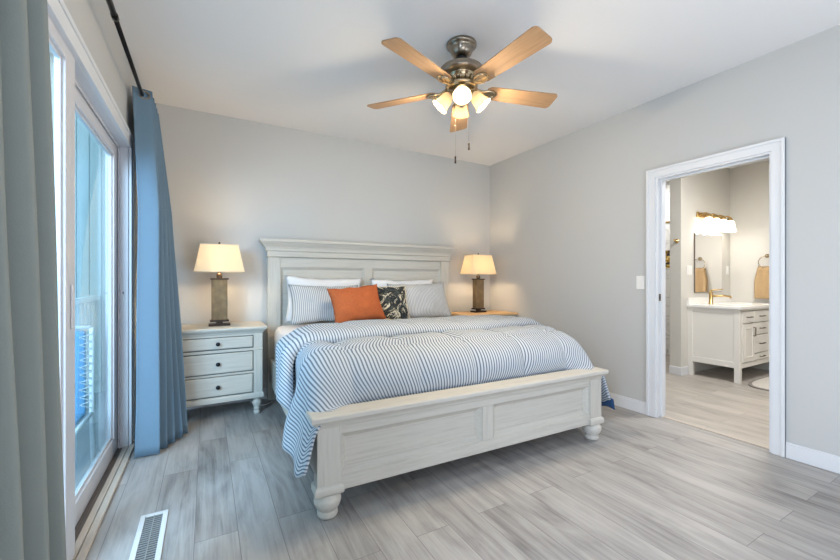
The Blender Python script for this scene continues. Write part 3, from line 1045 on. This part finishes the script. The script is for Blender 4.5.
# ------------------------------------------------------------------ table lamps
def table_lamp(label, loc, rotz, power):
    t = thing('table_lamp', label, 'table lamp', loc, rotz, 'matching lamps on the nightstands')
    MB().box(-0.085, 0.085, -0.055, 0.055, 0.0, 0.018, 0.003).build('base_plate', M['bronze'], t)
    MB().box(-0.026, 0.026, -0.02, 0.02, 0.018, 0.040).box(-0.074, 0.074, -0.045, 0.045, 0.036, 0.052, 0.003).build('plinth', M['bronze'], t)
    MB().box(-0.062, 0.062, -0.036, 0.036, 0.052, 0.405, 0.003).build('stone_column', M['slate'], t)
    MB().box(-0.072, 0.072, -0.044, 0.044, 0.405, 0.419, 0.003).build('column_cap', M['bronze'], t)
    MB().lathe([(0.022, 0.419), (0.024, 0.423), (0.024, 0.455), (0.018, 0.460), (0.012, 0.464), (0.010, 0.50), (0.016, 0.506), (0.016, 0.528), (0.006, 0.532)], None, 18).build('socket', M['bronze'], t)
    zb, zt = 0.475, 0.710

    def ring(hx, hy, z):
        return [(-hx, -hy, z), (hx, -hy, z), (hx, hy, z), (-hx, hy, z)]
    sh = MB().loops([ring(0.193, 0.118, zb), ring(0.145, 0.085, zt)], False, False).build('lamp_shade', M['shade'], t, solid=0.0025)
    for hx, hy, z in ((0.1945, 0.1195, zb), (0.1465, 0.0865, zt)):
        r = ring(hx, hy, z)
        mb = MB()
        for i in range(4):
            mb.tube([r[i], r[(i + 1) % 4]], 0.0035, 6)
        mb.build('shade_trim', M['cream'], sh)
    MB().tube([(0, 0, 0.530), (0.04, 0, 0.550), (0.05, 0, 0.630), (0.03, 0, 0.695), (0, 0, 0.707)], 0.0022, 6).tube(
        [(0, 0, 0.530), (-0.04, 0, 0.550), (-0.05, 0, 0.630), (-0.03, 0, 0.695), (0, 0, 0.707)], 0.0022, 6).tube([(-0.143, 0, 0.706), (0.143, 0, 0.706)], 0.002, 6).build('harp', M['brass'], t)
    MB().lathe([(0.004, 0.707), (0.004, 0.718), (0.008, 0.722), (0.009, 0.730), (0.005, 0.737), (0.001, 0.739)], None, 14).build('finial', M['bronze'], t)
    MB().lathe([(0.012, 0.528), (0.013, 0.545), (0.024, 0.570), (0.029, 0.595), (0.025, 0.620), (0.012, 0.635), (0.002, 0.639)], None, 20).build('bulb', M['bulb'], t)
    point_light('bulb_light', (0, 0, 0.590), power, (1.0, 0.72, 0.42), 0.04, t)
    return t


table_lamp('lit lamp with stone column and cream shade on the left nightstand beside the blue-tinted curtain', (0.096, 3.80, 0.778), 0.0, 17)
table_lamp('lit lamp with stone column and cream shade on the right nightstand in the corner', (2.968, 3.80, 0.778), 0.0, 17)
MB()
o = MB().tube([(0.36, 3.99, 0.25), (0.37, 3.985, 0.05), (0.385, 3.93, 0.004), (0.42, 3.86, 0.004), (0.47, 3.84, 0.004), (0.52, 3.87, 0.004), (0.58, 3.93, 0.004)], 0.003, 6).build('power_cord', M['cord'])
tag(o, 'thin white power cord on the floor between nightstand and bed', 'cord')

# ------------------------------------------------------------------ ceiling fan
FX, FYY, FZ = 1.468, 2.058, ZC
fan = thing('ceiling_fan', 'five-blade wooden ceiling fan with nickel motor and four glass lights', 'ceiling fan', (FX, FYY, FZ))
MB().lathe([(0.094, 0.0), (0.099, -0.004), (0.099, -0.018), (0.092, -0.025), (0.080, -0.030), (0.077, -0.040), (0.070, -0.062), (0.056, -0.080), (0.046, -0.086), (0.030, -0.090)], None, 40).build('canopy', M['nickel'], fan)
MB().lathe([(0.034, -0.084), (0.036, -0.096), (0.026, -0.108), (0.016, -0.112), (0.016, -0.135), (0.030, -0.140), (0.030, -0.150)], None, 24).build('downrod', M['black'], fan)
MB().lathe([(0.034, -0.136), (0.070, -0.142), (0.112, -0.154), (0.138, -0.170), (0.144, -0.178), (0.138, -0.184), (0.142, -0.190), (0.142, -0.205), (0.128, -0.212), (0.100, -0.216)], None, 48).build('motor_housing', M['nickel'], fan)
mb = MB()
mb.lathe([(0.100, -0.214), (0.088, -0.222), (0.078, -0.240), (0.080, -0.262), (0.096, -0.275), (0.108, -0.284), (0.104, -0.296), (0.080, -0.302), (0.05, -0.304)], None, 40)
for k in range(14):
    a = 2 * PI * k / 14
    mb.tube([(0.083 * math.cos(a), 0.083 * math.sin(a), -0.228), (0.087 * math.cos(a), 0.087 * math.sin(a), -0.245), (0.083 * math.cos(a), 0.083 * math.sin(a), -0.262)], [0.004, 0.009, 0.004], 6)
mb.build('ornate_band', M['brass'], fan)
MB().lathe([(0.055, -0.300), (0.060, -0.310), (0.060, -0.330), (0.050, -0.342), (0.054, -0.350), (0.056, -0.372), (0.044, -0.388), (0.026, -0.398), (0.012, -0.404), (0.010, -0.416), (0.002, -0.420)], None, 32).build('light_hub', M['nickel'], fan)


def blade_outline(n=8):
    pts = []
    r0, r1, w0, w1 = 0.175, 0.685, 0.058, 0.073
    cr = 0.03
    for k in range(n + 1):
        a = -PI / 2 + k * PI / 2 / n
        pts.append((r1 - cr + cr * math.cos(a), -w1 + cr + cr * math.sin(a)))
    for k in range(n + 1):
        a = k * PI / 2 / n
        pts.append((r1 - cr + cr * math.cos(a), w1 - cr + cr * math.sin(a)))
    pts += [(r0 + 0.02, w0), (r0, w0 - 0.02), (r0, -w0 + 0.02), (r0 + 0.02, -w0)]
    return pts


BZ = -0.302
bl0 = None
for k in range(5):
    ang = math.radians(-15.2 + 72 * k)
    if k == 0:
        ol = blade_outline()
        pit = Matrix.Rotation(math.radians(-13), 4, 'X')
        mb = MB()
        mb.loops([[pit @ Vector((x, y, -0.0032)) for x, y in ol], [pit @ Vector((x, y, 0.0032)) for x, y in ol]])
        bl = mb.build('blade', M['bladewood'], fan)
        mb = MB()
        # scrolled iron: two arms and a shield plate under the blade root
        mb.tube([(0.09, 0.0, 0.022), (0.115, 0.004, 0.006), (0.145, 0.018, -0.012), (0.18, 0.034, -0.016), (0.215, 0.030, -0.014), (0.232, 0.008, -0.010)], [0.012, 0.012, 0.010, 0.009, 0.009, 0.007], 8)
        mb.tube([(0.09, 0.0, 0.022), (0.115, -0.004, 0.006), (0.145, -0.018, -0.006), (0.18, -0.034, -0.004), (0.215, -0.030, -0.003), (0.232, -0.008, -0.006)], [0.012, 0.012, 0.010, 0.009, 0.009, 0.007], 8)
        sp = [(0.14, -0.012), (0.175, -0.034), (0.21, -0.038), (0.24, -0.022), (0.25, 0.0), (0.24, 0.022), (0.21, 0.038), (0.175, 0.034), (0.14, 0.012)]
        mb.loops([[pit @ Vector((x, y, -0.009)) for x, y in sp], [pit @ Vector((x, y, -0.0034)) for x, y in sp]])
        for x, y in ((0.19, 0.02), (0.19, -0.02), (0.228, 0.0)):
            mb.lathe([(0.006, -0.012), (0.006, -0.0085)], pit @ Matrix.Translation((x, y, 0)), 10)
        ir = mb.build('blade_iron', M['brass'], bl)
        bl.location = (0, 0, BZ)
        bl.rotation_euler = (0, 0, ang)
        bl0 = bl
    else:
        b = copy_tree(bl0, fan)
        b.rotation_euler = (0, 0, ang)

for k in range(4):
    az = math.radians(236 + 90 * k)
    tl = math.radians(42)
    # shade axis points outwards and down
    base = Vector((0.064 * math.cos(az), 0.064 * math.sin(az), -0.322))
    ax = Vector((math.cos(az) * math.sin(tl), math.sin(az) * math.sin(tl), -math.cos(tl)))
    rot = ax.to_track_quat('Z', 'Y').to_matrix().to_4x4()
    mt4 = Matrix.Translation(base) @ rot
    MB().tube([(0.04 * math.cos(az), 0.04 * math.sin(az), -0.318), tuple(base - ax * 0.01), tuple(base + ax * 0.008)], 0.010, 10).lathe(
        [(0.014, -0.004), (0.024, 0.004), (0.027, 0.016), (0.027, 0.026)], mt4, 20).build('lamp_arm', M['brass'], fan)
    sh = MB().lathe([(0.024, 0.018), (0.031, 0.026), (0.038, 0.043), (0.041, 0.061), (0.042, 0.080), (0.047, 0.100), (0.056, 0.117), (0.058, 0.122)], mt4, 32, False, False).build('glass_shade', M['fanglass'], fan, solid=0.003)
    MB().lathe([(0.010, 0.02), (0.012, 0.035), (0.020, 0.055), (0.022, 0.072), (0.017, 0.088), (0.006, 0.097), (0.001, 0.098)], mt4, 16).build('bulb', M['bulb'], sh)
    point_light('bulb_light', tuple(base + ax * 0.110), 15, (1.0, 0.82, 0.58), 0.03, fan)
for (dx, dy, z1) in ((0.045, -0.02, -0.70), (-0.035, 0.02, -0.79)):
    ch = MB().tube([(dx, dy, -0.37), (dx, dy, z1 + 0.05)], 0.0012, 6).build('pull_chain', M['nickel'], fan)
    MB().lathe([(0.001, z1 + 0.052), (0.006, z1 + 0.046), (0.006, z1 + 0.036), (0.0045, z1 + 0.03), (0.006, z1 + 0.012), (0.007, z1 + 0.004), (0.002, z1)], Matrix.Translation((dx, dy, 0)), 12).build('fob', M['bronze'], ch)

# ------------------------------------------------------------------ bathroom
struct(MB().box(5.11, XB, YBB, YBB + 0.13, 0, ZC).build('wall_bathroom_back', M['bathwall']), 'warm white bathroom wall behind the vanity mirror', 'wall')
struct(MB().box(XB, XB + 0.1, -0.4, YBB + 0.13, 0, ZC).build('wall_bathroom_right', M['bathwall']), 'warm white bathroom wall with the towel ring', 'wall')
struct(MB().box(XB, XB + 0.1, YBB + 0.13, 4.1, 0, ZC).build('wall_shower', M['tile']), 'white marble tiled shower wall seen past the partition', 'wall')
struct(MB().box(XR + 0.12, XB + 0.1, 4.1, 4.2, 0, ZC).build('wall_bathroom_left', M['tile']), 'tiled end wall of the shower', 'wall')
struct(MB().box(XR + 0.12, XB + 0.1, -0.5, -0.4, 0, ZC).build('wall_bathroom_front', M['bathwall']), 'warm white wall at the near end of the bathroom', 'wall')
mb = MB()
mb.box(5.094, 5.11, YBB - 0.016, YBB + 0.13, 0, 0.10, 0.003).box(5.11, 5.25, YBB - 0.016, YBB, 0, 0.10, 0.003)
struct(mb.build('baseboard_bathroom', M['trim']), 'white baseboard at the foot of the bathroom partition', 'baseboard')
struct(MB().box(XB - 0.006, XB, 3.0, 4.1, 1.372, 1.652).build('trim_5', M['mosaic']), 'gold and black mosaic band in the shower tile', 'tile band')
struct(MB().box(XB - 0.012, XB, 3.0, 4.1, 2.085, 2.115, 0.003).build('trim_6', M['gold']), 'thin gold trim line high on the shower tile', 'tile trim')

VX0, VX1, VY0, VY1 = 5.265, XB - 0.01, 1.985, YBB
van = thing('bathroom_vanity', 'white bathroom vanity cabinet with drawers beyond the doorway', 'vanity', (0, 0, 0))
MB().box(VX0 + .012, VX1, VY0 + .02, VY1, 0.175, 0.845).build('cabinet_body', M['vanity'], van)
mb = MB()
for x in (VX0, VX1 - 0.055):
    for y in (VY0, VY1 - 0.055):
        mb = MB().box(x, x + 0.055, y, y + 0.055, 0.0, 0.845, 0.003)
        mb.build('leg', M['vanity'], van)
MB().box(VX0, VX0 + 0.02, VY0 + .055, VY1 - .055, 0.17, 0.235, 0.002).box(VX0, VX0 + 0.02, VY0 + .055, VY1 - .055, 0.795, 0.845, 0.002).box(
    VX0 + 0.008, VX0 + 0.016, VY0 + .05, VY1 - .05, 0.23, 0.80).build('side_panel', M['vanity'], van)
MB().box(VX0 + .055, VX1 - .055, VY0, VY0 + 0.02, 0.17, 0.225, 0.002).box(VX0 + .055, VX1 - .055, VY0, VY0 + 0.02, 0.825, 0.845, 0.002).box(
    VX0 + .35, VX0 + .37, VY0 + .002, VY0 + 0.02, 0.225, 0.825).box(VX0 + .735, VX0 + .755, VY0 + .002, VY0 + .02, 0.225, 0.825).build('face_frame', M['vanity'], van)
ct = MB().box(VX0 - 0.02, XB - 0.002, VY0 - 0.025, YBB, 0.845, 0.878, 0.004).build('countertop', M['quartz'], van)
MB().box(VX0 - 0.015, XB - 0.002, YBB - 0.02, YBB, 0.878, 0.955, 0.003).build('backsplash', M['quartz'], van)
MB().lathe([(0.21, 0.8795), (0.205, 0.883), (0.19, 0.8795)], Matrix.Translation((5.82, 2.24, 0)) @ Matrix.Diagonal((1, 0.72, 1, 1)), 36, False, False).build('sink_rim', M['white'], ct)


def pull(parent, x, z, horiz=True, L=0.055):
    y = VY0 - 0.008
    if horiz:
        pts = [(x - L, y, z), (x - L, y - 0.022, z), (x + L, y - 0.022, z), (x + L, y, z)]
    else:
        pts = [(x, y, z - L), (x, y - 0.022, z - L), (x, y - 0.022, z + L), (x, y, z + L)]
    MB().tube(pts, 0.006, 8).build('handle', M['handle'], parent)


def front(name, x0, x1, z0, z1, rail=0.0):
    mb = MB().box(x0 + .003, x1 - .003, VY0 - 0.008, VY0 + 0.012, z0 + .003, z1 - .003, 0.002)
    if rail:
        mb.panel(x0 + rail, x1 - rail, z0 + rail, z1 - rail, [(0, VY0 - 0.0085), (0.004, VY0 - 0.013), (0.010, VY0 - 0.013), (0.014, VY0 - 0.0085)])
    return mb.build(name, M['vanity'], van)


c0, c1, c2, c3 = VX0 + .055, VX0 + .36, VX0 + .745, VX1 - .055
for (x0, x1, z0, z1) in ((c0, c1, .68, .82), (c1, c2, .68, .82), (c2, c3, .68, .82), (c1, c2, .535, .675), (c1, c2, .315, .53), (c1, c2, .23, .31)):
    d = front('drawer', x0, x1, z0, z1)
    pull(d, (x0 + x1) / 2, (z0 + z1) / 2)
for (x0, x1, hx) in ((c0, c1, c1 - 0.03), (c2, c3, c2 + 0.03)):
    d = front('door', x0, x1, .23, .675, 0.05)
    pull(d, hx, 0.575, False, 0.05)

t = thing('faucet', 'brushed gold single-lever faucet on the vanity counter', 'faucet', (5.505, 2.37, 0.878))
MB().lathe([(0.028, 0.0), (0.028, 0.006), (0.022, 0.010), (0.022, 0.15), (0.018, 0.158), (0.004, 0.16)], None, 20).build('body', M['gold'], t)
MB().tube([(0.0, 0, 0.10), (0.10, -0.10, 0.105), (0.145, -0.145, 0.098), (0.148, -0.148, 0.075)], 0.013, 12).build('spout', M['gold'], t)
MB().tube([(0.0, 0.0, 0.16), (0.0, 0.0, 0.172), (0.055, -0.05, 0.182), (0.10, -0.09, 0.188)], [0.014, 0.012, 0.007, 0.006], 10).build('lever', M['gold'], t)

t = thing('mirror', 'rectangular frameless mirror over the bathroom vanity', 'mirror', (5.77, YBB, 1.40))
MB().box(-0.357, 0.357, -0.014, 0.0, -0.38, 0.38, 0.002).build('backing', M['handle'], t)
MB().box(-0.352, 0.352, -0.016, -0.0142, -0.375, 0.375).build('mirror_glass', M['mirror'], t)

vl = thing('vanity_light', 'gold bar light with four glowing shades above the mirror', 'wall light', (5.80, YBB, 2.02))
MB().box(-0.33, 0.33, -0.022, 0.0, -0.035, 0.035, 0.006).build('back_plate', M['gold'], vl)
for k in range(4):
    x = -0.285 + 0.19 * k
    MB().tube([(x, -0.02, 0.0), (x, -0.09, 0.012), (x, -0.12, -0.005), (x, -0.12, -0.03)], 0.009, 10).lathe([(0.012, 0.0), (0.030, -0.03), (0.034, -0.055), (0.034, -0.06)], Matrix.Translation((x, -0.12, 0)), 18).build('lamp_arm', M['gold'], vl)
    MB().lathe([(0.034, -0.05), (0.045, -0.075), (0.052, -0.11), (0.055, -0.15), (0.068, -0.20)], Matrix.Translation((x, -0.12, 0)), 28, False, False).build('glass_shade', M['vanglass'], vl, solid=0.003)
    MB().lathe([(0.012, -0.06), (0.014, -0.08), (0.026, -0.11), (0.028, -0.13), (0.018, -0.152), (0.002, -0.158)], Matrix.Translation((x, -0.12, 0)), 16).build('bulb', M['bulb'], vl)
    point_light('bulb_light', (x, -0.12, -0.19), 1.0, (1.0, 0.93, 0.83), 0.035, vl)

t = thing('towel_ring', 'brass towel ring on the wall right of the vanity', 'towel ring', (XB, 2.115, 1.495))
MB().lathe([(0.026, 0.0), (0.026, 0.008), (0.012, 0.012), (0.010, 0.04), (0.013, 0.045), (0.002, 0.05)], Matrix.Rotation(-PI / 2, 4, 'Y'), 20).build('wall_mount', M['brass'], t)
pts = [(-0.04 - 0.0, 0.08 * math.sin(2 * PI * k / 28), -0.08 + 0.08 * math.cos(2 * PI * k / 28)) for k in range(29)]
MB().tube(pts, 0.005, 8, False).build('ring', M['brass'], t)


def towel_fn(u, v):
    # hangs over the ring: v 0 = front hem, 1 = back hem
    w = 0.082 + 0.030 * smooth(0.0, 0.5, abs(v - 0.5) * 2)
    yy = (u * 2 - 1) * w
    L = 0.41
    top = 1.345
    if v < 0.5:
        z = top - (0.5 - v) * 2 * L
        x = XB - 0.052 - 0.012
    else:
        z = top - (v - 0.5) * 2 * L * 0.95
        x = XB - 0.028
    e = 1 - min(1, abs(v - 0.5) / 0.03)
    z += 0.012 * e
    x += 0.012 * math.sin(u * 11 + 1) * (0.5 if v > 0.5 else 1)
    return (x, 2.115 + yy, z)


o = MB().grid(towel_fn, 20, 40).build('hand_towel', M['towel'], solid=0.007)
tag(o, 'mustard tan hand towel hanging in the brass ring', 'towel')

t = thing('robe_hook', 'small gold robe hook on the bathroom partition', 'hook', (5.11, 2.565, 1.665))
MB().lathe([(0.026, 0.0), (0.026, 0.006), (0.010, 0.010), (0.008, 0.04)], Matrix.Rotation(-PI / 2, 4, 'Y'), 18).build('rosette', M['gold'], t)
MB().tube([(-0.035, 0, 0), (-0.05, 0, -0.012), (-0.058, 0, 0.0), (-0.058, 0, 0.022)], [0.007, 0.007, 0.007, 0.009], 10).build('hook_arm', M['gold'], t)

rocker_plate('light_switch', 'white double switch plate on the wall left of the mirror', (5.305, YBB, 1.305), 0.0, 'light switch', 2)
rocker_plate('light_switch', 'white single plate on the wall right of the mirror', (6.31, YBB, 1.315), 0.0, 'light switch')

t = thing('bath_rug', 'pale round-cornered bath rug in front of the vanity', 'rug', (5.83, 1.67, 0))
def ov(a, b, z):
    pp = lambda c: math.copysign(abs(c) ** 0.55, c)
    return [(a * pp(math.cos(2 * PI * k / 48)), b * pp(math.sin(2 * PI * k / 48)), z) for k in range(48)]



MB().loops([ov(0.64, 0.30, 0.002), ov(0.64, 0.30, 0.012), ov(0.615, 0.275, 0.014)], True, True).build('binding', M['rugedge'], t)
MB().loops([ov(0.615, 0.275, 0.010), ov(0.61, 0.27, 0.017), ov(0.58, 0.24, 0.019)], True, True).build('pile', M['rug'], t)

# ------------------------------------------------------------------ blue chair on the porch
ch = thing('porch_chair', 'blue sling porch chair with white lacing seen through the glass', 'chair', (-0.93, 2.92, -0.04))
MB().box(-0.26, 0.26, 0.20, 0.225, 0.36, 0.90, 0.01).build('backrest', M['bluecloth'], ch)
MB().box(-0.26, 0.26, -0.26, 0.20, 0.36, 0.385, 0.01).build('seat', M['bluecloth'], ch)
for s in (-1, 1):
    MB().tube([(s * 0.29, -0.27, 0.0), (s * 0.29, -0.27, 0.38)], 0.014, 10).build('leg', M['rail'], ch)
    MB().tube([(s * 0.29, 0.26, 0.0), (s * 0.29, 0.21, 0.38), (s * 0.29, 0.21, 0.92)], 0.014, 10).build('leg', M['rail'], ch)
    MB().tube([(s * 0.29, -0.27, 0.372), (s * 0.29, 0.21, 0.372)], 0.012, 10).build('seat_frame', M['rail'], ch)
mb = MB()
for k in range(10):
    z = 0.41 + k * 0.047
    for s in (-1, 1):
        mb.tube([(s * 0.292, 0.196, z), (s * 0.235, 0.197, z + 0.026), (s * 0.292, 0.196, z + 0.045)], 0.004, 6)
mb.build('lacing', M['rail'], ch)
MB().tube([(-0.29, 0.21, 0.92), (0.29, 0.21, 0.92)], 0.014, 10).build('top_bar', M['rail'], ch)
